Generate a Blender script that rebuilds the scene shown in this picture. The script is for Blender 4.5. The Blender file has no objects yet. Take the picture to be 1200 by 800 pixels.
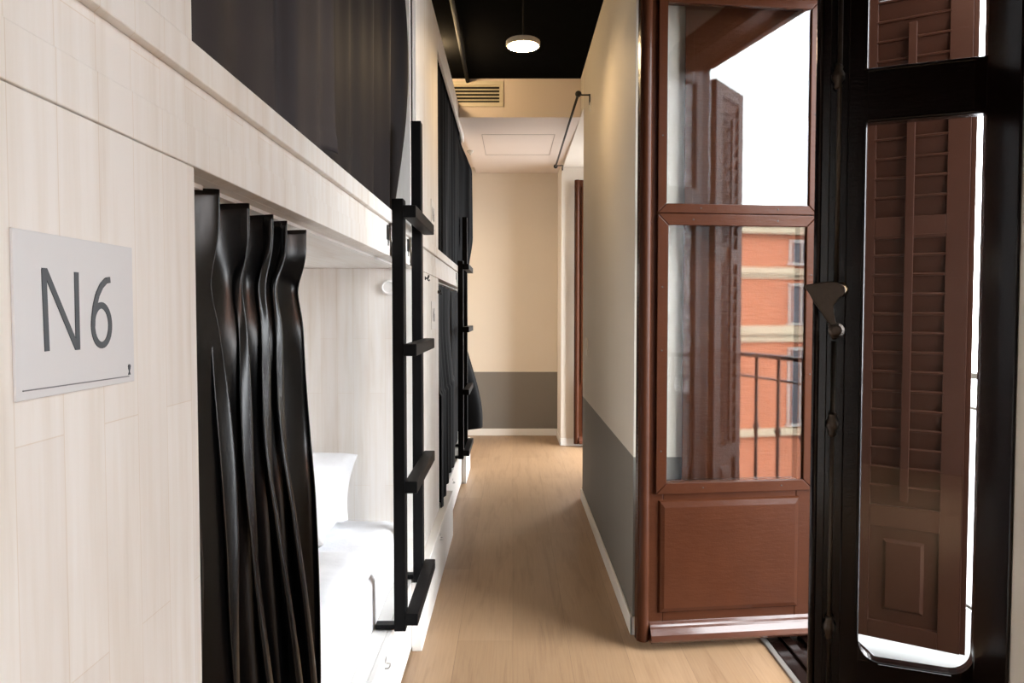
import bpy, bmesh, math, random
from mathutils import Vector, Matrix
random.seed(7)
PI = math.pi
SC = bpy.context.scene
COL = SC.collection

# ------------------------------------------------------------------ mesh helpers
class MB:
    def __init__(s):
        s.v = []; s.f = []; s.M = Matrix.Identity(4)
    def add(s, vs, fs):
        b = len(s.v)
        s.v += [s.M @ Vector(v) for v in vs]
        s.f += [tuple(b + i for i in f) for f in fs]
        return s
    def box(s, x0, x1, y0, y1, z0, z1):
        vs = [(x0,y0,z0),(x1,y0,z0),(x1,y1,z0),(x0,y1,z0),(x0,y0,z1),(x1,y0,z1),(x1,y1,z1),(x0,y1,z1)]
        return s.add(vs, [(0,3,2,1),(4,5,6,7),(0,1,5,4),(1,2,6,5),(2,3,7,6),(3,0,4,7)])
    def prism(s, pts, a0, a1, axis='y'):
        """closed outline extruded along an axis; pts are the other two coordinates in x,y,z order"""
        n = len(pts)
        def P(p, a):
            return {'x': (a, p[0], p[1]), 'y': (p[0], a, p[1]), 'z': (p[0], p[1], a)}[axis]
        vs = [P(p, a0) for p in pts] + [P(p, a1) for p in pts]
        fs = [tuple(range(n)), tuple(range(2*n-1, n-1, -1))]
        fs += [(i, (i+1) % n, n + (i+1) % n, n + i) for i in range(n)]
        return s.add(vs, fs)
    def tube(s, pts, r, n=12, caps=True):
        pts = [Vector(p) for p in pts]
        rs = r if isinstance(r, (list, tuple)) else [r] * len(pts)
        b = []; prev = None
        for i, p in enumerate(pts):
            d = (pts[min(i+1, len(pts)-1)] - pts[max(i-1, 0)]).normalized()
            if prev is None:
                a = Vector((0,0,1)) if abs(d.z) < .9 else Vector((1,0,0))
                u = d.cross(a).normalized()
            else:
                u = (prev - d * prev.dot(d)).normalized()
            prev = u; w = d.cross(u)
            b += [p + (u*math.cos(2*PI*k/n) + w*math.sin(2*PI*k/n)) * rs[i] for k in range(n)]
        fs = []
        for i in range(len(pts)-1):
            for k in range(n):
                fs.append((i*n+k, i*n+(k+1) % n, (i+1)*n+(k+1) % n, (i+1)*n+k))
        if caps:
            fs.append(tuple(range(n-1, -1, -1))); m = (len(pts)-1)*n
            fs.append(tuple(range(m, m+n)))
        return s.add(b, fs)
    def lathe(s, prof, c, axis='z', n=24):
        """prof: (radius, height) pairs around the axis through c"""
        vs = []
        for r, h in prof:
            for k in range(n):
                a = 2*PI*k/n; p = {'z': (r*math.cos(a), r*math.sin(a), h), 'y': (r*math.cos(a), h, r*math.sin(a)),
                                   'x': (h, r*math.cos(a), r*math.sin(a))}[axis]
                vs.append((c[0]+p[0], c[1]+p[1], c[2]+p[2]))
        m = len(prof)
        fs = [(i*n+k, i*n+(k+1) % n, (i+1)*n+(k+1) % n, (i+1)*n+k) for i in range(m-1) for k in range(n)]
        fs += [tuple(range(n)), tuple(range((m-1)*n, m*n))]
        return s.add(vs, fs)
    def grid(s, fn, nu, nv):
        vs = [fn(i/nu, j/nv) for j in range(nv+1) for i in range(nu+1)]
        fs = [(j*(nu+1)+i, j*(nu+1)+i+1, (j+1)*(nu+1)+i+1, (j+1)*(nu+1)+i) for j in range(nv) for i in range(nu)]
        return s.add(vs, fs)

ROOTM = {}
def obj(name, mb, mat, parent=None, bevel=0, smooth=False, local=False, solid=0, subsurf=0, kind=None):
    me = bpy.data.meshes.new(name)
    vs = mb.v
    R = None
    if parent is not None:
        R = ROOTM.get(parent.name)
        if R is not None and not local:
            Ri = R.inverted(); vs = [Ri @ v for v in vs]
    me.from_pydata([tuple(v) for v in vs], [], mb.f)
    bm = bmesh.new(); bm.from_mesh(me); bmesh.ops.recalc_face_normals(bm, faces=bm.faces); bm.to_mesh(me); bm.free()
    me.materials.append(mat)
    o = bpy.data.objects.new(name, me); COL.objects.link(o)
    if smooth:
        for p in me.polygons: p.use_smooth = True
    if parent is not None:
        o.parent = parent
        if R is not None: ROOTM[o.name] = R
    if solid:
        m = o.modifiers.new('solid', 'SOLIDIFY'); m.thickness = solid; m.offset = 0
    if bevel:
        m = o.modifiers.new('bevel', 'BEVEL'); m.width = bevel; m.segments = 2; m.limit_method = 'ANGLE'; m.angle_limit = math.radians(40)
    if subsurf:
        m = o.modifiers.new('sub', 'SUBSURF'); m.levels = subsurf; m.render_levels = subsurf
    if kind: o['kind'] = kind
    return o
def tag(o, label=None, cat=None, group=None, kind=None):
    if label: o['label'] = label
    if cat: o['category'] = cat
    if group: o['group'] = group
    if kind: o['kind'] = kind
    return o
def thing(name, loc=(0,0,0), rz=0, label=None, cat=None, group=None, kind=None):
    o = bpy.data.objects.new(name, None); COL.objects.link(o)
    o.location = loc; o.rotation_euler = (0, 0, rz); o.empty_display_size = .1
    ROOTM[o.name] = Matrix.Translation(loc) @ Matrix.Rotation(rz, 4, 'Z')
    return tag(o, label, cat, group, kind)
def copy_tree(o, parent=None):
    c = o.copy(); COL.objects.link(c)
    if parent is not None: c.parent = parent
    for ch in [x for x in SC.objects if x.parent == o]:
        copy_tree(ch, c)
    return c
def struct(name, mb, mat, bevel=0, label=None, cat=None):
    return tag(obj(name, mb, mat, bevel=bevel), label, cat, kind='structure')

# ------------------------------------------------------------------ materials
def mat(name):
    m = bpy.data.materials.new(name); m.use_nodes = True
    nt = m.node_tree; b = nt.nodes['Principled BSDF']
    return m, nt, b
def N(nt, t, **kw):
    n = nt.nodes.new(t)
    for k, v in kw.items(): setattr(n, k, v)
    return n
def L(nt, a, b): nt.links.new(a, b)
def mixc(nt, fac, a, b, blend='MIX'):
    n = N(nt, 'ShaderNodeMix', data_type='RGBA', blend_type=blend)
    for idx, val in ((0, fac), (6, a), (7, b)):
        if isinstance(val, (int, float)): n.inputs[idx].default_value = val
        elif isinstance(val, tuple): n.inputs[idx].default_value = (*val, 1) if len(val) == 3 else val
        else: L(nt, val, n.inputs[idx])
    return n.outputs[2]
def noise(nt, vec, scale, detail=4, rough=.55):
    n = N(nt, 'ShaderNodeTexNoise'); n.inputs['Scale'].default_value = scale
    n.inputs['Detail'].default_value = detail; n.inputs['Roughness'].default_value = rough
    if vec is not None: L(nt, vec, n.inputs['Vector'])
    return n.outputs['Fac']
def coords(nt, scale=(1,1,1), rot=(0,0,0)):
    g = N(nt, 'ShaderNodeNewGeometry'); m = N(nt, 'ShaderNodeMapping')
    m.inputs['Scale'].default_value = scale; m.inputs['Rotation'].default_value = rot
    L(nt, g.outputs['Position'], m.inputs['Vector']); return m.outputs['Vector']
def ocoords(nt, scale=(1,1,1)):
    g = N(nt, 'ShaderNodeTexCoord'); m = N(nt, 'ShaderNodeMapping')
    m.inputs['Scale'].default_value = scale
    L(nt, g.outputs['Object'], m.inputs['Vector']); return m.outputs['Vector']
def ramp(nt, fac, stops):
    r = N(nt, 'ShaderNodeValToRGB'); e = r.color_ramp.elements
    while len(e) < len(stops): e.new(.5)
    for i, (p, c) in enumerate(stops):
        e[i].position = p; e[i].color = (*c, 1) if len(c) == 3 else c
    L(nt, fac, r.inputs['Fac']); return r.outputs['Color']
def bump(nt, b, h, strength=.2, dist=.01):
    n = N(nt, 'ShaderNodeBump'); n.inputs['Strength'].default_value = strength; n.inputs['Distance'].default_value = dist
    L(nt, h, n.inputs['Height']); L(nt, n.outputs['Normal'], b.inputs['Normal'])
def plain(name, col, rough=.5, metal=0, var=.06, scale=20, bmp=0, spec=.5, coat=0):
    m, nt, b = mat(name)
    v = ocoords(nt)
    n = noise(nt, v, scale)
    c = mixc(nt, n, tuple(x*(1-var) for x in col), tuple(min(1, x*(1+var)) for x in col))
    L(nt, c, b.inputs['Base Color'])
    b.inputs['Roughness'].default_value = rough; b.inputs['Metallic'].default_value = metal
    b.inputs['Specular IOR Level'].default_value = spec; b.inputs['Coat Weight'].default_value = coat
    if bmp: bump(nt, b, noise(nt, v, scale*2), bmp, .003)
    return m

def whitewood(name, mode='vert', tint=1.0):
    """white-washed stave board: staves run up (vert) or along y (deck)"""
    m, nt, b = mat(name)
    g = N(nt, 'ShaderNodeNewGeometry'); s = N(nt, 'ShaderNodeSeparateXYZ'); L(nt, g.outputs['Position'], s.inputs[0])
    add = N(nt, 'ShaderNodeMath', operation='ADD'); L(nt, s.outputs['X'], add.inputs[0]); L(nt, s.outputs['Y'], add.inputs[1])
    cb = N(nt, 'ShaderNodeCombineXYZ')
    if mode == 'vert': L(nt, s.outputs['Z'], cb.inputs[0]); L(nt, add.outputs[0], cb.inputs[1])
    else: L(nt, s.outputs['Y'], cb.inputs[0]); L(nt, s.outputs['X'], cb.inputs[1])
    br = N(nt, 'ShaderNodeTexBrick'); L(nt, cb.outputs[0], br.inputs['Vector'])
    br.offset = .37; br.inputs['Scale'].default_value = 1; br.inputs['Brick Width'].default_value = .62
    br.inputs['Row Height'].default_value = .067; br.inputs['Mortar Size'].default_value = .0007
    br.inputs['Mortar Smooth'].default_value = .4
    br.inputs['Color1'].default_value = (.82*tint, .785*tint, .745*tint, 1); br.inputs['Color2'].default_value = (.86*tint, .835*tint, .80*tint, 1)
    br.inputs['Mortar'].default_value = (.76*tint, .69*tint, .61*tint, 1)
    mp = N(nt, 'ShaderNodeMapping'); mp.inputs['Scale'].default_value = (2.2, 38, 38); L(nt, cb.outputs[0], mp.inputs['Vector'])
    n1 = noise(nt, mp.outputs[0], 1.0, 6, .6)
    r1 = ramp(nt, n1, [(.42, (1,1,1)), (.60, (.94,.915,.88)), (.78, (.80,.75,.69))])
    c = mixc(nt, .75, br.outputs['Color'], r1, 'MULTIPLY')
    mp2 = N(nt, 'ShaderNodeMapping'); mp2.inputs['Scale'].default_value = (1.5, 9, 9); L(nt, cb.outputs[0], mp2.inputs['Vector'])
    r2 = ramp(nt, noise(nt, mp2.outputs[0], 1, 3), [(.5, (1,1,1)), (.72, (.86,.81,.75))])
    c = mixc(nt, .6, c, r2, 'MULTIPLY')
    L(nt, c, b.inputs['Base Color']); b.inputs['Roughness'].default_value = .5
    bump(nt, b, n1, .08, .002)
    return m

def brownpaint(name, col, rough=.22, coat=.5, bstr=.35, spec=.5):
    m, nt, b = mat(name)
    v = ocoords(nt)
    n = noise(nt, v, 9, 5)
    c = mixc(nt, n, tuple(x*.8 for x in col), tuple(x*1.2 for x in col))
    L(nt, c, b.inputs['Base Color'])
    b.inputs['Roughness'].default_value = rough; b.inputs['Coat Weight'].default_value = coat; b.inputs['Coat Roughness'].default_value = .12; b.inputs['Specular IOR Level'].default_value = spec; b.inputs['IOR'].default_value = 1.22
    v2 = ocoords(nt, (14, 14, 60))
    n2 = noise(nt, v2, 1.3, 5, .6)
    v3 = ocoords(nt, (1, 1, 1))
    n3 = noise(nt, v3, 160, 2)
    mx = N(nt, 'ShaderNodeMath', operation='MULTIPLY_ADD'); L(nt, n3, mx.inputs[0]); mx.inputs[1].default_value = .25; L(nt, n2, mx.inputs[2])
    bump(nt, b, mx.outputs[0], bstr, .0022)
    return m

def glassmat(name, r0=.04, tint=(1,1,1)):
    m = bpy.data.materials.new(name); m.use_nodes = True; nt = m.node_tree
    nt.nodes.clear()
    out = N(nt, 'ShaderNodeOutputMaterial'); mx = N(nt, 'ShaderNodeMixShader')
    tr = N(nt, 'ShaderNodeBsdfTransparent'); tr.inputs[0].default_value = (*tint, 1)
    gl = N(nt, 'ShaderNodeBsdfGlossy'); gl.inputs['Roughness'].default_value = 0.0
    g = N(nt, 'ShaderNodeNewGeometry')
    dot = N(nt, 'ShaderNodeVectorMath', operation='DOT_PRODUCT'); L(nt, g.outputs['Incoming'], dot.inputs[0]); L(nt, g.outputs['Normal'], dot.inputs[1])
    ab = N(nt, 'ShaderNodeMath', operation='ABSOLUTE'); L(nt, dot.outputs['Value'], ab.inputs[0])
    om = N(nt, 'ShaderNodeMath', operation='SUBTRACT'); om.inputs[0].default_value = 1; L(nt, ab.outputs[0], om.inputs[1])
    pw = N(nt, 'ShaderNodeMath', operation='POWER'); L(nt, om.outputs[0], pw.inputs[0]); pw.inputs[1].default_value = 5
    ma = N(nt, 'ShaderNodeMath', operation='MULTIPLY_ADD'); L(nt, pw.outputs[0], ma.inputs[0]); ma.inputs[1].default_value = 1-r0; ma.inputs[2].default_value = r0
    L(nt, ma.outputs[0], mx.inputs[0]); L(nt, tr.outputs[0], mx.inputs[1]); L(nt, gl.outputs[0], mx.inputs[2]); L(nt, mx.outputs[0], out.inputs[0])
    return m

def emis(name, col, s):
    m, nt, b = mat(name); b.inputs['Base Color'].default_value = (.9,.88,.8,1)
    b.inputs['Emission Color'].default_value = (*col, 1); b.inputs['Emission Strength'].default_value = s
    return m

def floormat():
    m, nt, b = mat('oak_vinyl')
    g = N(nt, 'ShaderNodeNewGeometry'); s = N(nt, 'ShaderNodeSeparateXYZ'); L(nt, g.outputs['Position'], s.inputs[0])
    cb = N(nt, 'ShaderNodeCombineXYZ'); L(nt, s.outputs['Y'], cb.inputs[0]); L(nt, s.outputs['X'], cb.inputs[1])
    br = N(nt, 'ShaderNodeTexBrick'); L(nt, cb.outputs[0], br.inputs['Vector']); br.offset = .43
    for k, v in {'Scale': 1, 'Brick Width': 1.52, 'Row Height': .226, 'Mortar Size': .0011, 'Mortar Smooth': .6}.items(): br.inputs[k].default_value = v
    br.inputs['Color1'].default_value = (.30,.188,.105,1); br.inputs['Color2'].default_value = (.355,.227,.13,1); br.inputs['Mortar'].default_value = (.19,.115,.062,1)
    mp = N(nt, 'ShaderNodeMapping'); mp.inputs['Scale'].default_value = (1.1, 11, 1); L(nt, cb.outputs[0], mp.inputs['Vector'])
    n1 = N(nt, 'ShaderNodeTexNoise'); n1.inputs['Scale'].default_value = 1.6; n1.inputs['Detail'].default_value = 8; n1.inputs['Roughness'].default_value = .62; n1.inputs['Distortion'].default_value = .8
    L(nt, mp.outputs[0], n1.inputs['Vector'])
    r = ramp(nt, n1.outputs['Fac'], [(.34, (.80,.76,.72)), (.5, (1,1,1)), (.66, (1.0,.98,.95)), (.8, (.88,.85,.81))])
    c = mixc(nt, .9, br.outputs['Color'], r, 'MULTIPLY')
    mp2 = N(nt, 'ShaderNodeMapping'); mp2.inputs['Scale'].default_value = (4, 140, 1); L(nt, cb.outputs[0], mp2.inputs['Vector'])
    r2 = ramp(nt, noise(nt, mp2.outputs[0], 1, 4), [(.35, (.86,.84,.82)), (.6, (1,1,1))])
    c = mixc(nt, .7, c, r2, 'MULTIPLY')
    L(nt, c, b.inputs['Base Color']); b.inputs['Roughness'].default_value = .42
    bump(nt, b, br.outputs['Fac'], -.25, .001)
    return m

def twotone(name, upper, lower, zs):
    m, nt, b = mat(name)
    g = N(nt, 'ShaderNodeNewGeometry'); s = N(nt, 'ShaderNodeSeparateXYZ'); L(nt, g.outputs['Position'], s.inputs[0])
    gt = N(nt, 'ShaderNodeMath', operation='GREATER_THAN'); L(nt, s.outputs['Z'], gt.inputs[0]); gt.inputs[1].default_value = zs
    c = mixc(nt, gt.outputs[0], lower, upper)
    n = noise(nt, coords(nt), 3, 4); c = mixc(nt, .25, c, ramp(nt, n, [(.3, (.93,.93,.93)), (.7, (1,1,1))]), 'MULTIPLY')
    L(nt, c, b.inputs['Base Color']); b.inputs['Roughness'].default_value = .7
    bump(nt, b, noise(nt, coords(nt), 90, 3), .05, .002)
    return m

def fabric(name, col, rough=.45, sheen=.3, weave=900, wr=.1, spec=.5):
    m, nt, b = mat(name)
    v = ocoords(nt, (1, 1, 1)); n = noise(nt, v, 6, 4)
    L(nt, mixc(nt, n, tuple(x*.8 for x in col), tuple(x*1.25 for x in col)), b.inputs['Base Color'])
    b.inputs['Roughness'].default_value = rough; b.inputs['Sheen Weight'].default_value = sheen; b.inputs['Sheen Roughness'].default_value = .4; b.inputs['Specular IOR Level'].default_value = spec
    bump(nt, b, noise(nt, ocoords(nt, (1,1,.35)), 14, 4), wr, .02)
    return m

def brickmat():
    m, nt, b = mat('red_brick')
    g = N(nt, 'ShaderNodeNewGeometry'); s = N(nt, 'ShaderNodeSeparateXYZ'); L(nt, g.outputs['Position'], s.inputs[0])
    add = N(nt, 'ShaderNodeMath', operation='ADD'); L(nt, s.outputs['X'], add.inputs[0]); L(nt, s.outputs['Y'], add.inputs[1])
    cb = N(nt, 'ShaderNodeCombineXYZ'); L(nt, add.outputs[0], cb.inputs[0]); L(nt, s.outputs['Z'], cb.inputs[1])
    br = N(nt, 'ShaderNodeTexBrick'); L(nt, cb.outputs[0], br.inputs['Vector'])
    for k, v in {'Scale': 1, 'Brick Width': .26, 'Row Height': .075, 'Mortar Size': .008}.items(): br.inputs[k].default_value = v
    br.inputs['Color1'].default_value = (.33,.095,.047,1); br.inputs['Color2'].default_value = (.40,.125,.062,1); br.inputs['Mortar'].default_value = (.42,.22,.14,1)
    L(nt, br.outputs['Color'], b.inputs['Base Color']); b.inputs['Roughness'].default_value = .85
    return m

M = dict(
    floor=floormat(),
    wood=whitewood('whitewashed_wood', 'vert'), wood_deck=whitewood('whitewashed_deck', 'deck', .95),
    white=plain('white_laminate', (.82,.80,.77), .45, var=.02), ceil=plain('black_ceiling_paint', (.006,.006,.006), .9, var=.3, bmp=.3, scale=12, spec=0),
    cream=twotone('cream_and_grey_paint', (.60,.545,.465), (.165,.150,.130), .748), cream2=twotone('cream_and_grey_paint', (.68,.60,.49), (.185,.165,.138), .70),
    plaster=plain('cream_plaster', (.72,.66,.57), .75, var=.03, scale=4),
    soffit=plain('soffit_paint', (.70,.60,.52), .8, var=.02, scale=3),
    base=plain('white_baseboard_paint', (.78,.74,.68), .4, var=.02),
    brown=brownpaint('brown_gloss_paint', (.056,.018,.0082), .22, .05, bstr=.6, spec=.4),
    brown2=brownpaint('worn_glossy_brown', (.07,.024,.013), .12, 1.0, bstr=1.0), dark=brownpaint('dark_brown_backlit_paint', (.006,.0027,.002), .15, .35, .45, spec=.5),  # dark: dark brown with the back-lit leaf's shade put into its colour
    shut=brownpaint('shutter_brown_paint', (.026,.0098,.0055), .38, 0, .3, spec=.35),
    black=plain('black_lacquered_wood', (.0045,.0045,.005), .5, var=.2, spec=.12),
    blackm=plain('matt_black_metal', (.02,.018,.016), .5, var=.2, spec=.4),
    iron=plain('antique_iron', (.05,.035,.025), .33, metal=.7, var=.3, scale=60, bmp=.3),
    brass=plain('worn_brass', (.25,.16,.08), .35, metal=.9, var=.3, scale=60),
    chrome=plain('brushed_steel', (.5,.5,.5), .3, metal=1),
    steel=plain('grey_steel_strip', (.35,.33,.30), .4, metal=.6),
    satin=fabric('black_satin', (.0022,.0021,.0023), .27, 0, wr=.05, spec=.5),
    char=fabric('charcoal_curtain_cloth', (.036,.029,.030), .65, 0, wr=.06, spec=.12),
    char_shade=fabric('shaded_curtain_cloth', (.012,.0095,.0098), .6, 0, wr=.06, spec=.12),  # charcoal cloth with the shadow behind the front sheet put into its colour
    cloth=fabric('black_curtain_cloth', (.0045,.0043,.0045), .8, 0, wr=.05, spec=.1),
    linen=fabric('white_linen', (.86,.87,.90), .8, .2, wr=.25),
    glass=glassmat('window_glass', .045), glass1=glassmat('secondary_glass', .045, (.97,.98,.98)),
    lens=emis('lamp_diffuser', (1,.70,.38), 42), lamp=plain('lamp_housing', (.55,.5,.42), .5),
    paper=plain('sign_acrylic', (.69,.69,.70), .35, var=.01), ink=plain('sign_grey_ink', (.055,.065,.075), .5), ink2=plain('sign_light_ink', (.2,.2,.21), .5),
    stone=plain('balcony_stone', (.055,.056,.050), .6, var=.2, scale=15, bmp=.2), ext=plain('exterior_render', (.55,.47,.38), .85, var=.08, scale=2),
    brick=brickmat(), pale=plain('pale_stone_trim', (.42,.35,.25), .8, var=.1, scale=3), winw=plain('white_window_paint', (.36,.35,.33), .5),
    dglass=plain('dark_window_glass', (.08,.09,.11), .1), street=plain('street_asphalt', (.25,.25,.26), .9),
    vent=plain('vent_paint', (.62,.55,.42), .5, var=.02), hole=plain('vent_dark_inside', (.02,.018,.014), .9), flower=plain('pale_zinc', (.5,.5,.5), .4, metal=.5),
)

# ------------------------------------------------------------------ the room
AX = -.404         # bunk front plane
BX = .503          # corridor right wall
WX = 1.20          # inner face of the street wall
EX = 1.40          # outer face
H = 3.08
struct('floor', MB().box(-1.45, WX, -2.7, 8.4, -.12, 0), M['floor'], label='light oak plank floor running down the corridor', cat='floor')
struct('ceiling', MB().box(-1.45, EX, -2.7, 8.4, H, H+.3), M['ceil'], label='black painted ceiling above the corridor', cat='ceiling')
struct('wall_left', MB().box(-1.5, -1.40, -2.7, 8.4, 0, H), M['plaster'])
struct('wall_back', MB().box(-1.5, EX, -2.8, -2.7, 0, H), plain('dark_back_wall', (.10,.07,.055), .6))
struct('wall_far', MB().box(-1.40, WX, 8.21, 8.4, 0, H), M['cream2'], label='cream far wall with grey painted lower band', cat='wall')
struct('wall_corridor', MB().box(BX, WX, 3.11, 5.39, 0, H), M['cream'], label='cream corridor wall with grey lower band beside the open balcony door', cat='wall')
struct('wall_lintel', MB().box(BX, WX, 5.391, 7.58, 2.80, H), M['plaster'])
struct('wall_pier', MB().box(.488, WX, 7.58, 8.209, 0, H), M['plaster'])
# street wall with three openings: one added for daylight behind the camera, the balcony door, the far niche
ow = MB()
W3, W1, W2 = (-1.9, -.7), (1.87, 3.11), (6.3, 7.56)
ys = [-2.9, *W3, *W1, *W2, 9.5]
for i in range(0, len(ys), 2): ow.box(WX, EX, ys[i], ys[i+1], -5.5, 7.0)
for w in (W3, W1, W2):
    ow.box(WX, EX, w[0], w[1], 2.74, 7.0); ow.box(WX, EX, w[0], w[1], -5.5, -.02)
struct('wall_street', ow, M['ext'])
# inner plaster skin of the near room
struct('wall_right', MB().box(WX-.012, WX-.0005, -2.7, -1.9, 0, H).box(WX-.012, WX-.0005, -.7, 1.765, 0, H).box(WX-.012, WX-.0005, -1.9, -.7, 2.75, H)
       .box(WX-.012, WX-.0005, 1.765, 3.11, 2.82, H), M['plaster'], label='pale plaster wall at the right edge beside the dark frame', cat='wall')
# bulkhead with the vent
struct('wall_bulkhead', MB().prism([(5.63, 2.795), (8.209, 2.862), (8.209, H-.001), (5.63, H-.001)], -.40, BX-.002, 'x').box(-1.39, -.40, 5.63, 8.209, 2.92, H-.001), M['soffit'], label='cream lowered ceiling box with air vent and hatch', cat='ceiling')
hz = lambda y: 2.795 + (y-5.63)*.026
hm = MB()
for a, b_, c, d in ((-.257, -.252, 6.23, 7.14), (.342, .347, 6.23, 7.14), (-.257, .347, 6.23, 6.236), (-.257, .347, 7.134, 7.14)):
    hm.prism([(c, hz(c)-.002), (d, hz(d)-.002), (d, hz(d)+.001), (c, hz(c)+.001)], a, b_, 'x')
struct('trim_1', hm, plain('hatch_joint', (.36,.29,.23), .8))
# baseboards
bb = .075
struct('baseboard_corridor', MB().box(BX-.012, BX-.0005, 3.098, 5.402, 0, bb).box(BX-.012, WX, 3.098, 3.1095, 0, bb).box(BX-.012, WX, 5.3905, 5.402, 0, bb), M['base'], .003)
struct('baseboard_far', MB().box(-1.39, .488, 8.197, 8.2095, 0, bb).box(.476, .4875, 7.568, 8.197, 0, bb).box(.476, WX, 7.568, 7.5795, 0, bb), M['base'], .003)

# brown wood lining of the end wall behind the open leaf, door frame and threshold
win = thing('window_1', (1.25, 2.4, 0), label='dark brown frame and threshold of the balcony doorway', cat='window frame', kind='structure')
f = MB()
f.box(1.18, 1.187, 1.765, 1.865, 0, 2.80)                      # casing on the room face
f.box(1.184, 1.23, 1.865, 1.90, 0, 2.76).box(1.23, 1.35, 1.871, 1.955, 0, 2.74).box(1.35, EX, 1.871, 1.878, 0, 2.74)
f.box(1.187, 1.20, 1.84, 1.88, 0, 2.78)
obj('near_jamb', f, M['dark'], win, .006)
f = MB().box(.70, 1.199, 3.0945, 3.0975, bb, 2.78).box(.70, .735, 3.086, 3.0945, bb, 2.78)
f.box(WX, EX, 3.094, 3.109, 0, 2.74).box(1.30, EX, 3.06, 3.094, 0, 2.74)
obj('far_jamb', f, M['brown'], win, .004)
f = MB().box(1.18, WX-.013, 1.85, 3.07, 2.72, 2.82).box(WX, EX, 1.97, 3.07, 2.70, 2.739).box(1.32, 1.36, 1.97, 3.055, 2.67, 2.70)
obj('head', f, M['brown'], win, .004)
f = MB().box(1.045, 1.10, 1.90, 3.097, .0, .010).box(1.10, 1.14, 1.90, 3.097, 0, .022).box(1.14, 1.18, 1.90, 3.097, 0, .008).box(1.18, 1.23, 1.904, 3.07, 0, .024).box(1.23, 1.32, 1.97, 3.053, 0, .008).box(1.32, 1.398, 1.972, 3.053, 0, .026)
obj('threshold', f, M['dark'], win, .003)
obj('threshold_strip', MB().box(1.022, 1.045, 1.90, 3.097, 0, .009), M['steel'], win, .003)

# opening added behind the camera to let in daylight, and the one in the far niche
for n, w, lab in ((2, W3, 'added daylight opening behind the viewer'), (3, W2, 'balcony doorway in the far niche')):
    wn = thing('window_%d' % n, (1.3, (w[0]+w[1])/2, 0), kind='structure', label='brown frame of the ' + lab, cat='window frame')
    f = MB().box(WX, EX, w[0]+.001, w[0]+.04, -.02, 2.739).box(WX, EX, w[1]-.04, w[1]-.001, -.02, 2.739).box(WX, EX, w[0]+.04, w[1]-.04, 2.68, 2.739).box(WX, EX, w[0]+.04, w[1]-.04, -.02, .02)
    obj('window_frame', f, M['brown'], wn, .004)

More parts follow.
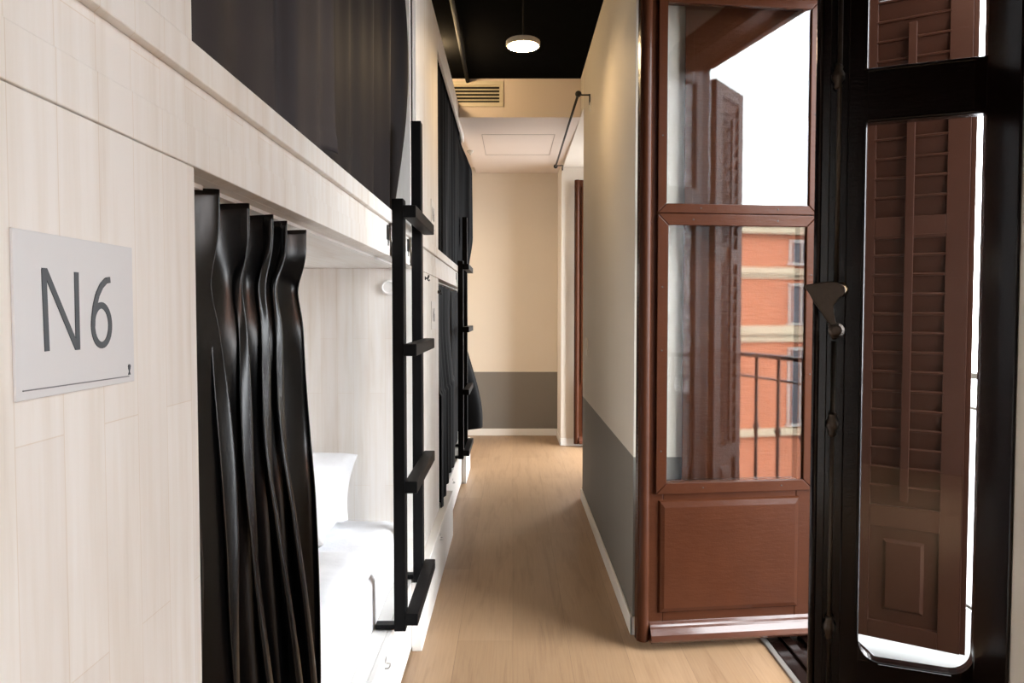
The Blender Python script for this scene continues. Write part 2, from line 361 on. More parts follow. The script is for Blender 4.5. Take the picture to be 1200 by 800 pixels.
# ------------------------------------------------------------------ door leaves (local x from the hinge, +y faces the viewer)
def ring(mb, x0, x1, z0, z1, w, y0, y1, mitre=.0006):
    """mitred rectangular frame, four bars"""
    def bar(p): mb.prism(p, y0, y1, 'y')
    g = mitre
    bar([(x0+g, z0), (x1-g, z0), (x1-w-g, z0+w), (x0+w+g, z0+w)])
    bar([(x0+g, z1), (x1-g, z1), (x1-w-g, z1-w), (x0+w+g, z1-w)])
    bar([(x0, z0+g), (x0+w, z0+w+g), (x0+w, z1-w-g), (x0, z1-g)])
    bar([(x1, z0+g), (x1-w, z0+w+g), (x1-w, z1-w-g), (x1, z1-g)])
def leaf1(name, loc, rz, label, kind='structure', W=.765):
    r = thing(name, loc, rz, label, 'door', kind=kind)
    o = lambda n, mb, m, b=0, p=None, **k: obj(n, mb, m, p or r, b, local=True, **k)
    B = MB()
    B.box(0, .10, -.02, .02, .035, 2.66); B.box(W-.105, W-.045, -.02, .02, .035, 2.66)
    B.box(.10, W-.105, -.02, .02, 2.56, 2.66); B.box(.10, W-.105, -.02, .02, 1.70, 1.773); B.box(.10, W-.105, -.02, .02, .035, .675)
    o('leaf_frame', B, M['brown'], .003)
    A = MB(); x = W-.028
    A.tube([(x, .012, .033), (x, .012, 2.66)], .023, 20).box(W-.045, W-.002, -.02, .02, .034, 2.66)
    o('meeting_stile', A, M['brown'], smooth=False, b=.002)
    gx0, gx1 = .092, W-.105
    S = MB(); ring(S, .032, W-.07, 1.7405, 2.59, .037, .0205, .034)
    up = o('glazing_frame', S, M['brown'], .003)
    S = MB(); ring(S, .032, W-.07, .627, 1.738, .045, .0205, .034); S2 = S
    lo = o('glazing_frame', S, M['brown'], .003)
    for fr, zz in ((up, [(1.76, .2), (1.76, .52), (2.14, .05), (2.04, W-.088)]), (lo, [(1.715, .2), (1.715, .55), (.65, .17), (.65, .5), (1.1, .055), (1.5, .055), (.8, W-.09), (1.45, W-.09), (1.2, W-.09)])):
        for z, xx in zz:
            o('screw', MB().lathe([(.0032, 0), (.0032, .001), (.002, .0016)], (xx, .034, z), 'y', 10), M['blackm'], p=fr)
    for z0, z1 in ((.67, 1.715), (1.755, 2.58)):
        P = MB().box(.085, W-.10, -.002, .002, z0, z1); o('pane', P, M['glass'])
        P = MB(); P.M = Matrix.Translation((.35, .0255, z0)) @ Matrix.Rotation(.0045, 4, 'Z') @ Matrix.Rotation(.0015, 4, 'X')
        P.box(.05-.35+.018, W-.085-.35, -.0015, .0015, 0, z1-z0); o('pane', P, M['glass1'])
    K = MB()
    x0, x1, z0, z1 = .088, W-.085, .146, .602
    b = .022
    vs = [(x0,.0205,z0),(x1,.0205,z0),(x1,.0205,z1),(x0,.0205,z1),(x0+.006,.030,z0+.006),(x1-.006,.030,z0+.006),(x1-.006,.030,z1-.006),(x0+.006,.030,z1-.006),
          (x0+b,.036,z0+b),(x1-b,.036,z0+b),(x1-b,.036,z1-b-.006),(x0+b,.036,z1-b-.006)]
    fs = [(i, (i+1) % 4, 4+(i+1) % 4, 4+i) for i in range(4)] + [(4+i, 4+(i+1) % 4, 8+(i+1) % 4, 8+i) for i in range(4)] + [(8,9,10,11),(3,2,1,0)]
    K.add(vs, fs); o('kick_panel', K, M['brown'])
    D = MB().prism([(.0205,.033),(.050,.033),(.058,.045),(.054,.066),(.038,.086),(.034,.094),(.026,.100),(.0205,.112)], .008, W-.05, 'x')
    o('weather_bar', D, M['brown2'], .002)
    return r
d1 = leaf1('door_1', (1.253, 3.074, 0), math.radians(180+7), 'reddish brown balcony door leaf standing open against the end wall, glass reflecting street')
# leaf folded back in the far niche
d3 = leaf1('door_3', (1.30, 7.50, 0), math.radians(180), 'narrow strip of brown balcony door standing open in the far niche', W=.69)

# near leaf, back-lit, seen from the room side
d2 = thing('door_2', (1.25, 1.99, 0), math.atan2(.371, -.928), 'nearly black glazed door leaf with bolt handle standing ajar at right', 'door', kind='structure')
o2 = lambda n, mb, m, b=0, p=None, **k: obj(n, mb, m, p or d2, b, local=True, **k)
B = MB(); T = .02
GL, GR = .292, .012
B.box(-.03, GR, -T, T, .035, 2.66).box(GL, .405, -T, T, .035, 2.66)
B.box(GR, GL, -T, T, .035, .374).box(GR, GL, -T, T, 1.869, 2.016).box(GR, GL, -T, T, 2.58, 2.66)
def corner(mb, cx, cz, sx, sz, r, y0, y1, n=8):
    pts = [(cx, cz)] + [(cx + sx*r*(1-math.cos(a)), cz + sz*r*(1-math.sin(a))) for a in [PI/2*k/n for k in range(n+1)]]
    # outline: corner point, then the concave arc
    pts = [(cx, cz), (cx+sx*r, cz)] + [(cx + sx*r*(1-math.sin(a)), cz + sz*r*(1-math.cos(a))) for a in [PI/2*k/n for k in range(1, n)]] + [(cx, cz+sz*r)]
    mb.prism(pts, y0, y1, 'y')
corner(B, GL, .374, -1, 1, .055, -T, T); corner(B, GR, .374, 1, 1, .055, -T, T)
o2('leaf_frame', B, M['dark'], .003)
# mouldings around the glass and down the stile
S = MB()
S.box(GL+.002, GL+.010, T, T+.006, .434, 1.872).box(GL+.002, GL+.010, T, T+.006, 2.014, 2.58).box(GR-.01, GR-.003, T, T+.006, .434, 1.872).box(GR-.01, GR-.003, T, T+.006, 2.014, 2.58)
S.box(GR, GL, T, T+.005, 1.872, 1.879).box(GR, GL, T, T+.005, 2.006, 2.013).box(GR+.05, GL-.05, T, T+.005, .364, .371)
S.box(.338, .342, T, T+.004, .05, 2.58)
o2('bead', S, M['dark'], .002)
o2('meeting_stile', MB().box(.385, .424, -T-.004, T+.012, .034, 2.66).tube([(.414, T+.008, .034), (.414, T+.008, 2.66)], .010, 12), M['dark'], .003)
for z0, z1 in ((.366, 1.875), (2.01, 2.59)):
    o2('pane', MB().box(GR-.008, GL+.008, -.002, .002, z0, z1), M['glass'])
# shutter bolt: rod, guides, lever
rx = .368
C_ = MB().tube([(rx, T+.014, .06), (rx, T+.014, 1.27)], .0068, 10).tube([(rx-.004, T+.014, 1.42), (rx-.004, T+.014, 2.58)], .0068, 10)
cr = o2('bolt_rod', C_, M['iron'], smooth=True)
for z in (.46, 1.037, 2.0):
    G = MB().lathe([(.008,-.035),(.012,-.028),(.010,-.02),(.017,-.008),(.018,.004),(.011,.018),(.013,.024),(.008,.034)], (rx, T+.013, z), 'z', 14)
    o2('bolt_guide', G, M['iron'], smooth=True)
HM = Matrix.Translation((-.009, 0, .018))
Hh = MB(); Hh.M = HM; Hh.lathe([(.020, 0), (.021, .006), (.014, .012), (.016, .026), (.011, .036)], (.362, T+.006, 1.395), 'y', 18)
o2('boss', Hh, M['brass'], smooth=True)
Lv = MB(); Lv.M = HM
Lv.prism([(.350,1.385),(.352,1.402),(.372,1.416),(.398,1.417),(.452,1.409),(.455,1.402),(.445,1.388),(.432,1.364),(.415,1.338),(.398,1.31),(.382,1.292),(.372,1.300),(.378,1.325),(.380,1.35),(.366,1.372)], T+.034, T+.050, 'y')
Lv.lathe([(.012,0),(.021,.006),(.022,.014),(.013,.026)], (.372, T+.03, 1.283), 'y', 16)
Lv.tube([(.382, T+.034, 1.30), (.378, T+.028, 1.28), (.375, T+.016, 1.26)], [.012,.011,.009], 12)
o2('lever_handle', Lv, M['iron'], .003)
o2('hinge', MB().tube([(-.034, T+.008, 1.16), (-.034, T+.008, 1.26)], .008, 12), M['iron'])

# ------------------------------------------------------------------ bunks
def bunk(y0, p0, o0, o1, label, base, tagname='bunk_bed', top=2.90):
    r = thing(tagname, (-.9, (o0+o1)/2, 0), 0, label, 'bunk bed', 'built-in bunk beds along the left side')
    o = lambda n, mb, m=M['wood'], b=.002, p=None, **k: obj(n, mb, m, p or r, b, **k)
    o('front_panel', MB().box(-.42, AX, p0, o0, 0, 1.534))
    o('front_panel', MB().box(-.42, AX, p0, o0, 1.686, top))
    o('rail', MB().box(-.43, AX-.003, p0, o1, 1.585, 1.642).box(-.43, AX+.001, p0, o1, 1.535, 1.5845), b=.0015)
    o('rail_cap', MB().box(-.44, AX+.009, p0 if p0 > 0 else p0, o1, 1.6425, 1.685))
    o('bed_deck', MB().box(-1.38, -.431, o0, o1, 1.536, 1.59), M['wood_deck'])
    o('curtain_track', MB().box(-.475, -.455, o0+.01, o1-.03, 1.529, 1.5355), M['white'], b=0)
    o('end_panel', MB().box(-1.38, AX-.001, o1-.02, o1, 0.0, 1.535).box(-1.38, -.425, o1-.02, o1, 1.591, top))
    o('end_panel', MB().box(-1.38, -.421, o0-.02, o0, 0.0, 1.535).box(-1.38, -.421, o0-.02, o0, 1.591, top))
    o('back_panel', MB().box(-1.395, -1.381, p0, o1, 0, top))
    o('bed_deck', MB().box(-1.38, -.421, o0, o1-.021, .24, .285), M['white'])
    dr = o('base_drawer', MB().box(-.42, AX, o0+.003, o1-.021 , .015, .285), M['white'])
    if base:
        o('base_board', MB().box(AX+.0005, -.356, base[0], base[1], .0, .275), M['white'])
    o('pelmet', MB().box(-.42, AX, o0, o1, 2.76, top))
    o('top_panel', MB().box(-1.38, -.42, p0, o1, top-.02, top), M['wood_deck'])
    return r
b1 = bunk(0, -1.3, .96, 3.17, 'near whitewashed wooden bunk, lower bed open with white bedding, number N6 on its panel', None)
b2 = bunk(0, 3.172, 4.08, 6.3, 'far whitewashed wooden bunk whose both berths are curtained off', None)
obj('base_board', MB().box(AX+.0005, -.362, 2.944, 4.5, 0, .275), M['white'], b2, .003)
obj('base_board', MB().box(AX+.0005, -.368, 5.88, 6.45, 0, .275), M['white'], b2, .003)
# little hooks and drawer pulls of the bunks
def pull(y, z, x, par):
    m = MB().tube([(x+.001, y-.018, z-.01), (x+.012, y-.016, z-.01), (x+.014, y, z-.012), (x+.012, y+.016, z-.01), (x+.001, y+.018, z-.01)], .0025, 8)
    m.box(x, x+.002, y-.012, y+.012, z+.004, z+.016)
    obj('drawer_pull', m, M['chrome'], par, smooth=False)
pull(2.22, .262, AX, b1) if False else None
pull(2.34, .24, AX, b1)
pull(3.7, .235, -.362, b2); pull(5.0, .22, AX, b2)
# ladder sockets in the rail
for y in (2.43, 2.90):
    obj('ladder_socket', MB().box(AX-.002, AX+.0025, y, y+.014, 1.566, 1.632), M['blackm'], b1)
for y in (5.38, 5.85): obj('ladder_socket', MB().box(AX-.002, AX+.0025, y, y+.014, 1.566, 1.632), M['blackm'], b2)
def hook(y, z, label):
    m = MB().lathe([(.009,0),(.009,.003),(.004,.004),(.004,.014)], (AX, y, z), 'x', 14)
    m.tube([(AX+.012, y, z), (AX+.014, y, z-.008), (AX+.018, y, z-.012), (AX+.022, y, z-.006)], .003, 8)
    m.tube([(AX+.014, y, z), (AX+.018, y, z+.014)], .004, 8)
    return tag(obj('coat_hook', m, M['blackm'], smooth=True), label, 'hook', 'coat hooks on the far bunk panel')
hook(3.46, 1.507, 'small black hook just under the rail behind the near ladder')
hook(4.047, 1.46, 'small black hook at the corner of the curtained lower far berth')
# round white socket on the end panel inside the lower berth
tag(obj('reading_light', MB().lathe([(.032,0),(.032,-.008),(.026,-.014),(.024,-.014),(.022,-.010)], (-.52, 3.1495, 1.455), 'y', 28), M['white'], smooth=False, bevel=.001), 'round white reading light on the end board of the open lower bunk', 'light')

# ------------------------------------------------------------------ signs
def stroke(mb, a, c, w, y0=None):
    """bar between two (y, z) points on the sign face"""
    a = Vector(a); c = Vector(c); d = (c-a).normalized(); n = Vector((-d.y, d.x))*w/2
    mb.prism([tuple(a+n), tuple(c+n), tuple(c-n), tuple(a-n)], SX, SX+.0008+(TH if TH else 0), 'x')
def arc(mb, cy, cz, ry, rz, a0, a1, w, n=28):
    pts = [(cy+math.cos(a0+(a1-a0)*i/n)*ry, cz+math.sin(a0+(a1-a0)*i/n)*rz) for i in range(n+1)]
    outer = [(cy+math.cos(a0+(a1-a0)*i/n)*(ry+w/2), cz+math.sin(a0+(a1-a0)*i/n)*(rz+w/2)) for i in range(n+1)]
    inner = [(cy+math.cos(a0+(a1-a0)*i/n)*(ry-w/2), cz+math.sin(a0+(a1-a0)*i/n)*(rz-w/2)) for i in range(n+1)]
    for i in range(n):
        mb.prism([outer[i], outer[i+1], inner[i+1], inner[i]], SX, SX+.0008, 'x')
SX = AX+.0030
TH = 0
SM = Matrix.Translation((0, .604-.5925*1.0188, 1.2775-1.2725*1.018)) @ Matrix.Diagonal((1, 1.0188, 1.018, 1))
def LM():
    m = MB(); m.M = SM; return m
sg = thing('number_sign', (AX, .685, 1.27), 0, 'white square sign reading N6 on the near bunk panel', 'sign', 'bunk number signs')
obj('plate', LM().box(AX+.0003, AX+.003, .5925, .7785, 1.2725, 1.4105), M['paper'], sg, .0006)
T_ = LM()
NB, NT = 1.311, 1.380
stroke(T_, (.6325, NB), (.6305, NT), .0062); stroke(T_, (.6775, NB), (.6775, NT), .0062)
T_.prism([(.6275, NT+.001), (.6345, NT+.001), (.6805, NB-.001), (.6735, NB-.001)], SX, SX+.0009, 'x')
obj('lettering', T_, M['ink'], sg)
T_ = LM()
arc(T_, .7175, 1.3315, .0150, .0190, 0, 2*PI, .0062, 36)
six = [(.7335, 1.3755), (.7265, 1.3745), (.7180, 1.3690), (.7110, 1.3605), (.7062, 1.350), (.7030, 1.338), (.7025, 1.331)]
TH = .0003
for i in range(len(six)-1): stroke(T_, six[i], six[i+1], .0058)
TH = 0
obj('lettering', T_, M['ink'], sg)
T_ = LM(); stroke(T_, (.600, 1.2805), (.7665, 1.2785), .0010); obj('underline', T_, M['ink2'], sg)
T_ = LM(); T_.lathe([(.0022,0),(.0022,.0009)], (SX, .7675, 1.2885), 'x', 16); T_.prism([(.7655,1.2800),(.7695,1.2800),(.7678,1.2835),(.7695,1.2868),(.7655,1.2868),(.7672,1.2835)], SX, SX+.0008, 'x')
obj('emblem', T_, M['ink'], sg)
def small_sign(y, z, label):
    s = thing('number_sign', (AX, y, z), 0, label, 'sign', 'bunk number signs')
    obj('plate', MB().box(AX+.0003, AX+.003, y-.093, y+.093, z-.069, z+.069), M['white'], s, .0006)
    T_ = MB(); stroke(T_, (y-.05, z-.03), (y-.05, z+.035), .005); stroke(T_, (y-.008, z-.03), (y-.008, z+.035), .005); stroke(T_, (y-.05, z+.035), (y-.008, z-.03), .005)
    arc(T_, y+.03, z-.01, .014, .019, 0, 2*PI, .005); stroke(T_, (y+.018, z+.002), (y+.04, z+.036), .005)
    obj('lettering', T_, M['ink2'], s)
small_sign(3.81, 1.84, 'small white number sign on the far bunk panel above the rail')
small_sign(3.81, 1.335, 'small white number sign on the far bunk panel below the rail')

# ------------------------------------------------------------------ ladders
def ladder(label):
    r = thing('bunk_ladder', (-.37, 2.66, 0), 0, label, 'ladder', 'black ladders hooked on the bunks')
    o = lambda n, mb, b=.003: obj(n, mb, M['black'], r, b)
    o('post', MB().box(-.397, -.358, 2.47, 2.525, .284, 1.723)); o('post', MB().box(-.397, -.358, 2.95, 3.005, .275, 2.095))
    for z in (1.679, 1.227, .773, .330):
        o('rung', MB().box(-.3575, -.315, 2.455, 3.015, z-.020, z+.020))
    o('bracket', MB().box(-.462, -.3975, 2.475, 2.515, .288, .304)); o('bracket', MB().box(-.462, -.3975, 2.955, 2.995, .288, .304))
    return r
l1 = ladder('black wooden bunk ladder in front of the open lower bed')
l2 = copy_tree(l1); l2.location.y += 2.95; l2['label'] = 'black bunk ladder in front of the far curtained bunk'

# ------------------------------------------------------------------ curtains
def sm(a, b, t):
    t = max(0, min(1, (t-a)/(b-a))); return t*t*(3-2*t)
def curtain(fn, m, nu, nv, label, group, name='privacy_curtain'):
    o = obj(name, MB().grid(fn, nu, nv), m, smooth=True, solid=.003)
    return tag(o, label, 'curtain', group)
# near lower, gathered satin
def c1(u, v):
    z0 = 1.535 - v*1.235
    pinch = math.exp(-((v-.115)/.04)**2)
    head = 1-sm(.03, .12, v)
    yr = 1.575 + .02*head - .018*pinch - .10*sm(.12, .42, v) + .17*sm(.35, 1, v)
    w = u + .035*math.sin(7.5*u+1.2+.5*v) + .016*math.sin(17*u+.6-.8*v)
    ph = 2*PI*5.1*w
    A = .026 + .004*head - .006*pinch + .008*sm(.15, .6, v)
    s1 = math.sin(ph + .35*math.sin(ph) + .5*v*math.sin(5*u+1))
    fold = s1 + .30*math.sin(2*ph+1.1+2.2*v)*(1-.6*head) + .12*math.sin(3.3*ph+v*5)*pinch
    x = -.466 + A*fold + .010*math.sin(v*6+u*5)*sm(.12, .4, v)
    y = .972 + (yr-.972)*u + .026*math.cos(ph+.4)*(1-.3*head) + .012*math.sin(2*ph+v*3)*sm(.1, .3, v)
    z = z0 + head*(.005*math.sin(ph+.7) - .010*u - .005)
    x += .036*sm(.12, .45, v); lim = -.4235 + .05*sm(.08, .4, v)
    return (lim - math.log1p(math.exp(-(x-lim)*160))/160, max(y, .966), z)
curtain(c1, M['satin'], 320, 120, 'glossy black gathered curtain hanging beside the N6 panel', 'bunk privacy curtains')
# near upper, left sheet with hem
def c2(u, v):
    z = 2.79 - v*(1.115 - .070*sm(.55, 1, u))
    y = .972 + .885*u + .03*v*u
    x = -.437 + .010*math.sin(2*PI*1.7*u+.4+.6*v) + .003*math.sin(2*PI*5*u+v*3) - .012*math.exp(-((u-.52)/.03)**2)
    if v > .965: x += .0018
    x += .006*sm(.95, 1, u)*sm(.9, 1, v)
    return (min(x, -.4215), y, z)
curtain(c2, M['char'], 200, 90, 'charcoal upper curtain sheet with loose hem, nearest the viewer', 'bunk privacy curtains')
def c3(u, v):
    z = 2.79 - v*1.09
    y = 1.55 + 1.54*u
    fr = 2*PI*(2.6*u + 1.6*u*u)
    A = .006 + .016*sm(.3, 1, u)
    x = -.482 + A*math.sin(fr+.5*v) + .004*math.sin(2.1*fr+2) - .02*v*sm(.8, 1, u)
    y += .05*u*u*(1-v*v) - .05*sm(.9, 1, u)*v*v
    x = min(x, -.4475) + .035*sm(.86, 1, u)*math.sin(min(1, v/.9)*PI)
    return (x, min(y, 3.14), z)
curtain(c3, M['char_shade'], 240, 60, 'dark folded upper curtain ending at the near bunk\'s far end', 'bunk privacy curtains')
# far upper
def c4(u, v):
    z = 2.83 - v*1.14
    y = 4.12 + 2.10*u
    fr = 2*PI*9*(u+.012*math.sin(7*u))
    A = .010+.006*v
    x = -.440 + A*math.sin(fr) + .004*math.sin(2.3*fr+v*2)
    bulge = .10*sm(.80, .97, u)*sm(.06, .30, v)*(1-.35*sm(.75, 1, v))
    if u <= .80: x = min(x, -.4225)
    x += bulge
    return (x, y + .01*math.cos(fr), max(z, 1.69))
c4o = curtain(c4, M['cloth'], 260, 60, 'black curtain closing the upper berth of the far bunk', 'bunk privacy curtains')
# far lower, dragged out over the board
def c5(u, v):
    zb = .27 + .10*u + .10*math.sin(5*u)*u + .14*sm(.6, 1, u)
    z = 1.51 - v*(1.51-zb)
    y = 4.10 + 1.25*u*(1-.02*v) + .90*sm(.62, 1, u)
    fr = 2*PI*(6.5*u+.2*math.sin(6*u))
    A = .009 + .006*v
    x = -.437 + A*math.sin(fr+.4*v) + .004*math.sin(2.2*fr+v*3)
    out = sm(6.0, 6.12, y)
    x = min(x, -.4215)
    low = sm(.72, .80, v)
    x += .17*out*sm(.15, .95, v) + (.036 if z < .9 else .036*sm(1.2, .9, z) if False else .036*(1-sm(.7, 1.3, z)))*(1 if y < 5.30 else 0 if y < 6.0 else 0)
    return (x, min(y, 6.26), z)
curtain(c5, M['cloth'], 260, 80, 'black curtain of the far lower berth bunched over the edge board', 'bunk privacy curtains')

# ------------------------------------------------------------------ bedding
def pillowmesh(c, sx, sy, sz, rot, nu=36, seed=0, pw=.55):
    mb = MB(); mb.M = Matrix.Translation(c) @ rot
    rnd = random.Random(seed); ph = [rnd.uniform(0, 6) for _ in range(6)]
    def prof(a): return max(0.0, 1-abs(a)**2.6)**pw
    for sgn in (1, -1):
        def fn(u, v, sgn=sgn):
            a = 2*u-1; b = 2*v-1
            h = prof(a)*prof(b)*(1+.07*math.sin(5*a+ph[0])*math.cos(4*b+ph[1])+.05*math.sin(9*b+ph[2]+3*a))
            e = 1-.05*(abs(a)**2)*(1-abs(b)**2)
            return (a*sx/2*(1-.05*(1-b*b)*abs(a)**4), b*sy/2*(1-.05*(1-a*a)*abs(b)**4), sgn*h*sz/2)
        mb.grid(fn, nu, nu)
    return mb
def softbox(x0, x1, y0, y1, z0, z1, r=.05, wob=.008, nu=40, nv=60, seed=1):
    """cushion-like slab: top and sides in one grid"""
    rnd = random.Random(seed); p = [rnd.uniform(0, 6) for _ in range(8)]
    mb = MB()
    def fn(u, v):
        a = 2*u-1; b = 2*v-1
        k = 6
        # superellipse wrap: the outer band of the grid becomes the side wall
        def wrap(t, lo, hi):
            s = abs(t); inner = .80
            if s <= inner: return t/inner, 0
            return math.copysign(1, t), (s-inner)/(1-inner)
        A, da = wrap(a, x0, x1); B, db = wrap(b, y0, y1)
        d = max(da, db)
        ex = r*(1-math.cos(min(1, d*2.2)*PI/2)); hx = (x1-x0)/2; hy = (y1-y0)/2
        # rounded top edges
        def edge(T, h):
            s = abs(T)*h; over = max(0, s-(h-r))
            return math.copysign(min(s, h-r) + r*math.sin(min(1, over/r)*PI/2*1.0), T) if s > h-r else T*h, over/r
        X, ox = edge(A, hx); Y, oy = edge(B, hy)
        drop = r*(1-math.cos(min(1, max(ox, oy))*PI/2))
        z = z1 - drop - d*(z1-z0-r)
        z += wob*(math.sin(6*a+p[0]+2*b)+math.sin(9*b+p[1])*.7+math.sin(17*b+5*a+p[2])*.35)*(1-d)*(1-.5*max(ox, oy))
        X += d*wob*.6*math.sin(20*b+p[3]); Y += d*wob*.6*math.sin(15*a+p[4])
        return ((x0+x1)/2+X, (y0+y1)/2+Y, z)
    return mb.grid(fn, nu, nv)
tag(obj('mattress', softbox(-1.375, -.470, .99, 3.14, .287, .485, .045, .003, seed=2), M['linen'], smooth=True), 'mattress in white fitted sheet on the open lower bunk', 'mattress')
D = softbox(-1.36, -.468, 1.0, 2.45, .496, .578, .055, .007, 50, 80, seed=5)
tag(obj('duvet', D, M['linen'], smooth=True, subsurf=1), 'white duvet spread over the near part of the open lower bed', 'duvet')
tag(obj('pillow', pillowmesh((-1.03, 3.03, .64), .76, .30, .20, Matrix.Rotation(math.radians(50), 4, 'X'), seed=3, pw=.38), M['linen'], smooth=True), 'plump white pillow leaning on the end board of the lower bunk', 'pillow', 'pillows on the lower bunk')
tag(obj('pillow', pillowmesh((-1.02, 2.69, .562), .74, .40, .13, Matrix.Rotation(.05, 4, 'Z'), seed=8, pw=.4), M['linen'], smooth=True), 'flat white pillow lying under the leaning one on the bed', 'pillow', 'pillows on the lower bunk')

# ------------------------------------------------------------------ ceiling things
lp = thing('pendant_lamp', (.053, 3.95, 2.728), 0, 'round flat lit lamp hanging from the black ceiling', 'lamp')
obj('housing', MB().lathe([(.0, .004), (.079, .004), (.079, -.0), (.0865, -.0), (.088, .004), (.088, .024), (.080, .030), (.01, .032)], (.053, 3.95, 2.728), 'z', 48), M['lamp'], lp, smooth=False)
obj('diffuser', MB().lathe([(.0785, .001), (.0785, -.003), (.07, -.006), (.0001, -.007)], (.053, 3.95, 2.728), 'z', 48), M['lens'], lp, smooth=True)
obj('stem', MB().tube([(.053, 3.95, 2.76), (.053, 3.95, 3.05)], .004, 8).lathe([(.04, 3.05), (.04, 3.07), (.03, 3.079)], (.053, 3.95, 0), 'z', 24), M['blackm'], lp)
# added unseen lamps: bulb for the ceiling box, pendant copy around the corner
bl = thing('added_bulb', (-.50, 4.9, 2.9), 0, 'added unseen warm globe bulb on top of the far bunk', 'lamp')
obj('globe', MB().lathe([(.001,-.035)]+[(.035*math.sin(PI*k/12), -.035*math.cos(PI*k/12)) for k in range(1,12)]+[(.001,.035)], (-.50, 4.9, 2.985), 'z', 24), emis('globe_glow', (1,.70,.38), 240), bl, smooth=True)
obj('lamp_base', MB().lathe([(.03,0),(.03,.01),(.012,.015),(.012,.053)], (-.50, 4.9, 2.9005), 'z', 20), M['blackm'], bl)
lp2 = copy_tree(lp); lp2.location = (-.85, 7.3, 2.5); lp2['label'] = 'added unseen round lamp around the corner beyond the far bunk'  # copy added out of view to warm the far wall
tag(obj('ceiling_pipe', MB().tube([(-.33, -1.5, 3.055), (-.335, 5.62, 3.055)], .014, 10), plain('dark_grey_conduit', (.012,.012,.012), .8, spec=.1), smooth=True), 'thin dark conduit running along the black ceiling', 'pipe')
vt = thing('air_vent', (-.26, 5.625, 2.87), 0, 'cream slatted air vent in the ceiling box', 'vent')
F = MB(); x0, x1, z0, z1, w = -.47, -.07, 2.872, 3.058, .03
F.box(x0, x1, 5.616, 5.6295, z0, z0+w).box(x0, x1, 5.616, 5.6295, z1-w, z1).box(x0, x0+w, 5.616, 5.6295, z0+w, z1-w).box(x1-w, x1, 5.616, 5.6295, z0+w, z1-w)
obj('frame', F, M['vent'], vt, .002)
obj('backing', MB().box(x0+w, x1-w, 5.6275, 5.6295, z0+w, z1-w), M['hole'], vt)
S = MB()
for i in range(5):
    z = z0+w+.012+i*.0255
    S.prism([(5.616, z), (5.618, z-.001), (5.6272, z+.011), (5.6272, z+.0125)], x0+w, x1-w, 'x')
obj('slats', S, M['vent'], vt)
tag(obj('smoke_detector', MB().lathe([(.03, 2.828), (.03, 2.818), (.022, 2.803), (.008, 2.80), (.008, 2.79)], (-.39, 6.93, 0), 'z', 20), M['lamp'], smooth=False), 'tiny round detector on the lowered ceiling beside the far curtain', 'detector')
rod = thing('curtain_rod', (.42, 6.2, 2.77), 0, 'thin black curtain rod with ball ends above the far niche', 'curtain rod')
obj('rod', MB().tube([(.423, 4.92, 2.760), (.421, 7.44, 2.785)], .0085, 12), M['blackm'], rod, smooth=True)
def ball(x, y, z, r): return MB().lathe([(.001, -r)] + [(r*math.sin(PI*k/10), -r*math.cos(PI*k/10)) for k in range(1, 10)] + [(.001, r)], (x, y, z), 'y', 16)
obj('finial', ball(.423, 4.91, 2.760, .021), M['blackm'], rod, smooth=True); obj('finial', ball(.421, 7.45, 2.785, .021), M['blackm'], rod, smooth=True)
obj('bracket', MB().tube([(.423, 4.94, 2.762), (.499, 4.94, 2.762)], .005, 8).box(.495, .5025, 4.932, 4.948, 2.70, 2.767), M['blackm'], rod)
obj('bracket', MB().tube([(.421, 7.42, 2.787), (.492, 7.42, 2.787), (.496, 7.577, 2.787)], .005, 8).box(.489, .503, 7.573, 7.5795, 2.77, 2.80), M['blackm'], rod)
tag(obj('curtain_ring', MB().tube([(.4975, 4.90+.012*math.cos(a), 2.675+.028*math.sin(a)) for a in [2*PI*k/20 for k in range(21)]], .0025, 6), M['white'], smooth=True), 'small pale ring hanging at the wall below the rod bracket', 'ring')
sw = thing('light_switch', (BX, 5.06, 1.12), 0, 'small cream switch plate on the corridor wall', 'switch')
obj('plate', MB().box(BX-.009, BX-.0005, 5.02, 5.10, 1.06, 1.18), M['plaster'], sw, .002); obj('rocker', MB().box(BX-.012, BX-.009, 5.035, 5.085, 1.08, 1.16), M['plaster'], sw, .001)

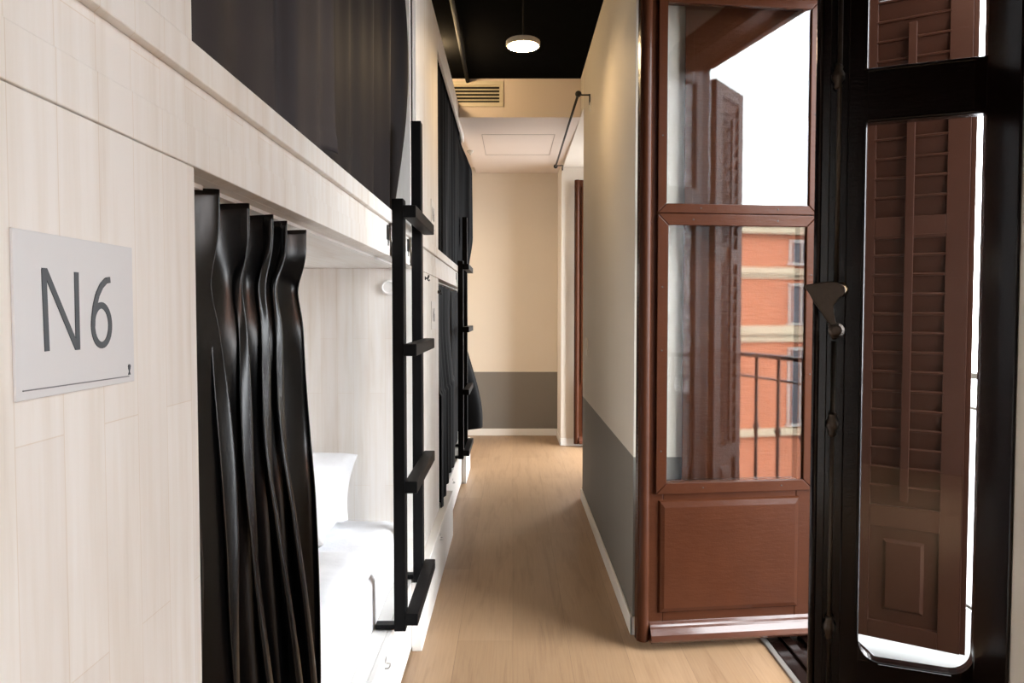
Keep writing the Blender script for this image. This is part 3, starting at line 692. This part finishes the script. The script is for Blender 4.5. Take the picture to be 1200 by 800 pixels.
# ------------------------------------------------------------------ outside
def shutter(label):
    r = thing('louvered_shutter', (0,0,0), 0, label, 'shutter', 'louvered shutters outside the balcony door')
    o = lambda n, mb, b=.002: obj(n, mb, M['shut'], r, b, local=True)
    W = .44; T = .019
    f = MB().box(.0, .098, -T, T, .03, 2.66).box(.345, W-.018, -T, T, .03, 2.66).box(W-.018, W, -T-.006, T-.006, .03, 2.66)
    for z0, z1 in ((.03, .10), (.489, .574), (1.64, 1.726), (2.58, 2.66)): f.box(.098, .345, -T, T, z0, z1)
    o('shutter_frame', f)
    lv = MB()
    for za, zb in ((.580, 1.656), (1.730, 2.575)):
        n = int((zb-za)/.0755); st = (zb-za)/n
        for k in range(n):
            z = za + k*st
            lv.prism([(-T+.002, z-.012), (-T+.012, z-.010), (T-.005, z+st-.009), (T+.001, z+st-.008), (T+.002, z+st-.002), (T-.008, z+st+.003), (-T+.002, z+st*.3)], .092, .351, 'x')
    o('louvers', lv, 0)
    o('control_rod', MB().box(.206, .236, T+.002, T+.016, .60, 2.47).box(.198, .206, T+.004, T+.008, 1.30, 1.34))
    x0, x1, z0, z1, b = .092, .351, .094, .495, .056
    vs = [(x0,.004,z0),(x1,.004,z0),(x1,.004,z1),(x0,.004,z1),(x0+b,.004,z0+b),(x1-b,.004,z0+b),(x1-b,.004,z1-b),(x0+b,.004,z1-b),
          (x0+b+.012,.015,z0+b+.012),(x1-b-.012,.015,z0+b+.012),(x1-b-.012,.015,z1-b-.012),(x0+b+.012,.015,z1-b-.012)]
    K = MB().add(vs, [(i,(i+1)%4,4+(i+1)%4,4+i) for i in range(4)] + [(4+i,4+(i+1)%4,8+(i+1)%4,8+i) for i in range(4)] + [(8,9,10,11)])
    vs = [(v[0], -v[1], v[2]) for v in vs]
    K.add(vs, [(i,4+i,4+(i+1)%4,(i+1)%4) for i in range(4)] + [(4+i,8+i,8+(i+1)%4,4+(i+1)%4) for i in range(4)] + [(11,10,9,8)])
    o('lower_panel', K, 0)
    for z in (.2, 1.3, 2.4): o('hinge', MB().tube([(-.006, 0, z-.04), (-.006, 0, z+.04)], .007, 10), 0)
    return r
# the viewer faces local +y of a shutter whose local x runs to its free edge: mirror by turning, hinge on far jamb
s1 = shutter('brown louvered shutter seen through the dark door\'s glass')
def place(o, hx, hy, dx, dy, side):
    o.location = (hx, hy, 0); a = math.atan2(dy, dx); o.rotation_euler = (0, 0, a)
    return o
s2 = copy_tree(s1)
s2['label'] = 'louvered shutter folded back on the outer wall, mirrored in the reddish door glass'
# s1: free edge towards the street; its +y side must face the viewer -> flip around z by a half turn about its middle
place(s1, 1.375, 3.09, .847, -.532, 1)
for ch in [x for x in SC.objects if x.parent == s1]:
    ch.scale = (1, -1, 1)
place(s2, 1.42, 1.875, .78, -.63, 1)

bal = struct('balcony_floor', MB().box(EX, 2.10, -.6, 4.6, -.16, -.018).box(EX, 2.14, -.64, 4.64, -.20, -.06), M['stone'], .006, 'pale stone balcony floor outside the doors', 'balcony')
rl = thing('balcony_railing', (2.0, 2.0, 0), 0, 'black iron balcony railing mirrored in the open door\'s glass', 'railing')
F = MB().box(1.975, 2.025, -.55, 4.55, 1.065, 1.09).box(1.985, 2.015, -.55, 4.55, .06, .075).box(1.985, 2.015, -.55, 4.55, .93, .942)
obj('rail_bars', F, M['blackm'], rl, .003)
y = -.5; k = 0
while y < 4.56:
    b = MB().tube([(2.0, y, -.017), (2.0, y, 1.066)], .011, 8)
    for zc in (.16, .62): b.lathe([(.009,-.03),(.014,-.02),(.021,-.006),(.021,.006),(.014,.02),(.009,.03)], (2.0, y, zc), 'z', 12)
    obj('baluster', b, M['blackm'], rl, smooth=True)
    y += .24; k += 1
struct('street', MB().box(EX, 60, -60, 60, -5.7, -5.5), M['street'])
struct('trim_2', MB().box(-2, EX+.01, -2.9, 9.5, 7.0, 7.2), M['ext'])

bd = thing('brick_building', (11, -18, -5.5), 0, 'orange brick building across the street mirrored in the door glass', 'building')
bx0, bx1, by, bt = 6.5, 19.0, -18.0, 4.3
obj('wall', MB().box(bx0, bx1, by-6, by, -5.5, bt), M['brick'], bd)
for z0, z1, d in ((bt-.12, bt+.18, .25), (2.75, 2.98, .18), (2.60, 2.75, .08), (.62, .92, .22), (.35, .62, .10), (-3.0, -2.75, .2)):
    obj('cornice', MB().box(bx0-.1, bx1+.1, by+.002, by+d, z0, z1), M['pale'], bd)
for cx in (12.2, 16.15, 18.3):
    for z0, z1 in ((3.2, 3.9), (1.05, 2.35), (-2.6, .05)):
        wf = obj('window', MB().box(cx-.55, cx-.45, by+.003, by+.08, z0-.05, z1+.1).box(cx+.45, cx+.55, by+.003, by+.08, z0-.05, z1+.1).box(cx-.55, cx+.55, by+.003, by+.1, z1, z1+.12).box(cx-.6, cx+.6, by+.003, by+.12, z0-.1, z0).box(cx-.03, cx+.03, by+.003, by+.05, z0, z1), M['winw'], bd)
        obj('pane', MB().box(cx-.45, cx+.45, by+.004, by+.02, z0, z1), M['dglass'], wf)

# ------------------------------------------------------------------ light
w = bpy.data.worlds.new('sky'); SC.world = w; w.use_nodes = True
bg = w.node_tree.nodes['Background']; bg.inputs[0].default_value = (.93, .965, 1, 1); bg.inputs[1].default_value = 9.0
sun = bpy.data.lights.new('sun', 'SUN'); sun.energy = 7; sun.color = (1, .93, .82); sun.angle = .02
so = bpy.data.objects.new('sun', sun); COL.objects.link(so)
so.rotation_euler = Vector((-.35, .75, .62)).to_track_quat('Z', 'Y').to_euler()
for i, wd in enumerate((W3, W1, W2)):
    a = bpy.data.lights.new('sky_portal', 'AREA'); a.shape = 'RECTANGLE'; a.size = wd[1]-wd[0]; a.size_y = 2.66
    a.cycles.is_portal = True
    ao = bpy.data.objects.new('sky_portal', a); COL.objects.link(ao)
    ao.location = (EX+.005, (wd[0]+wd[1])/2, 1.33); ao.rotation_euler = (PI/2, 0, PI/2)

# ------------------------------------------------------------------ camera
cd = bpy.data.cameras.new('camera'); cam = bpy.data.objects.new('camera', cd); COL.objects.link(cam)
cd.sensor_width = 36; cd.lens = 36*880/1200; cd.clip_start = .02; cd.clip_end = 300
cam.location = (0, 0, 1.35)
cam.rotation_euler = (PI/2 - math.atan(34/880), 0, math.atan(1/880))
SC.camera = cam
SC.view_settings.view_transform = 'Standard'; SC.view_settings.look = 'None'
SC.view_settings.gamma = 1; SC.view_settings.use_curve_mapping = False; SC.view_settings.exposure = 1.0
SC.cycles.transparent_max_bounces = 24; SC.cycles.max_bounces = 10; SC.cycles.diffuse_bounces = 6
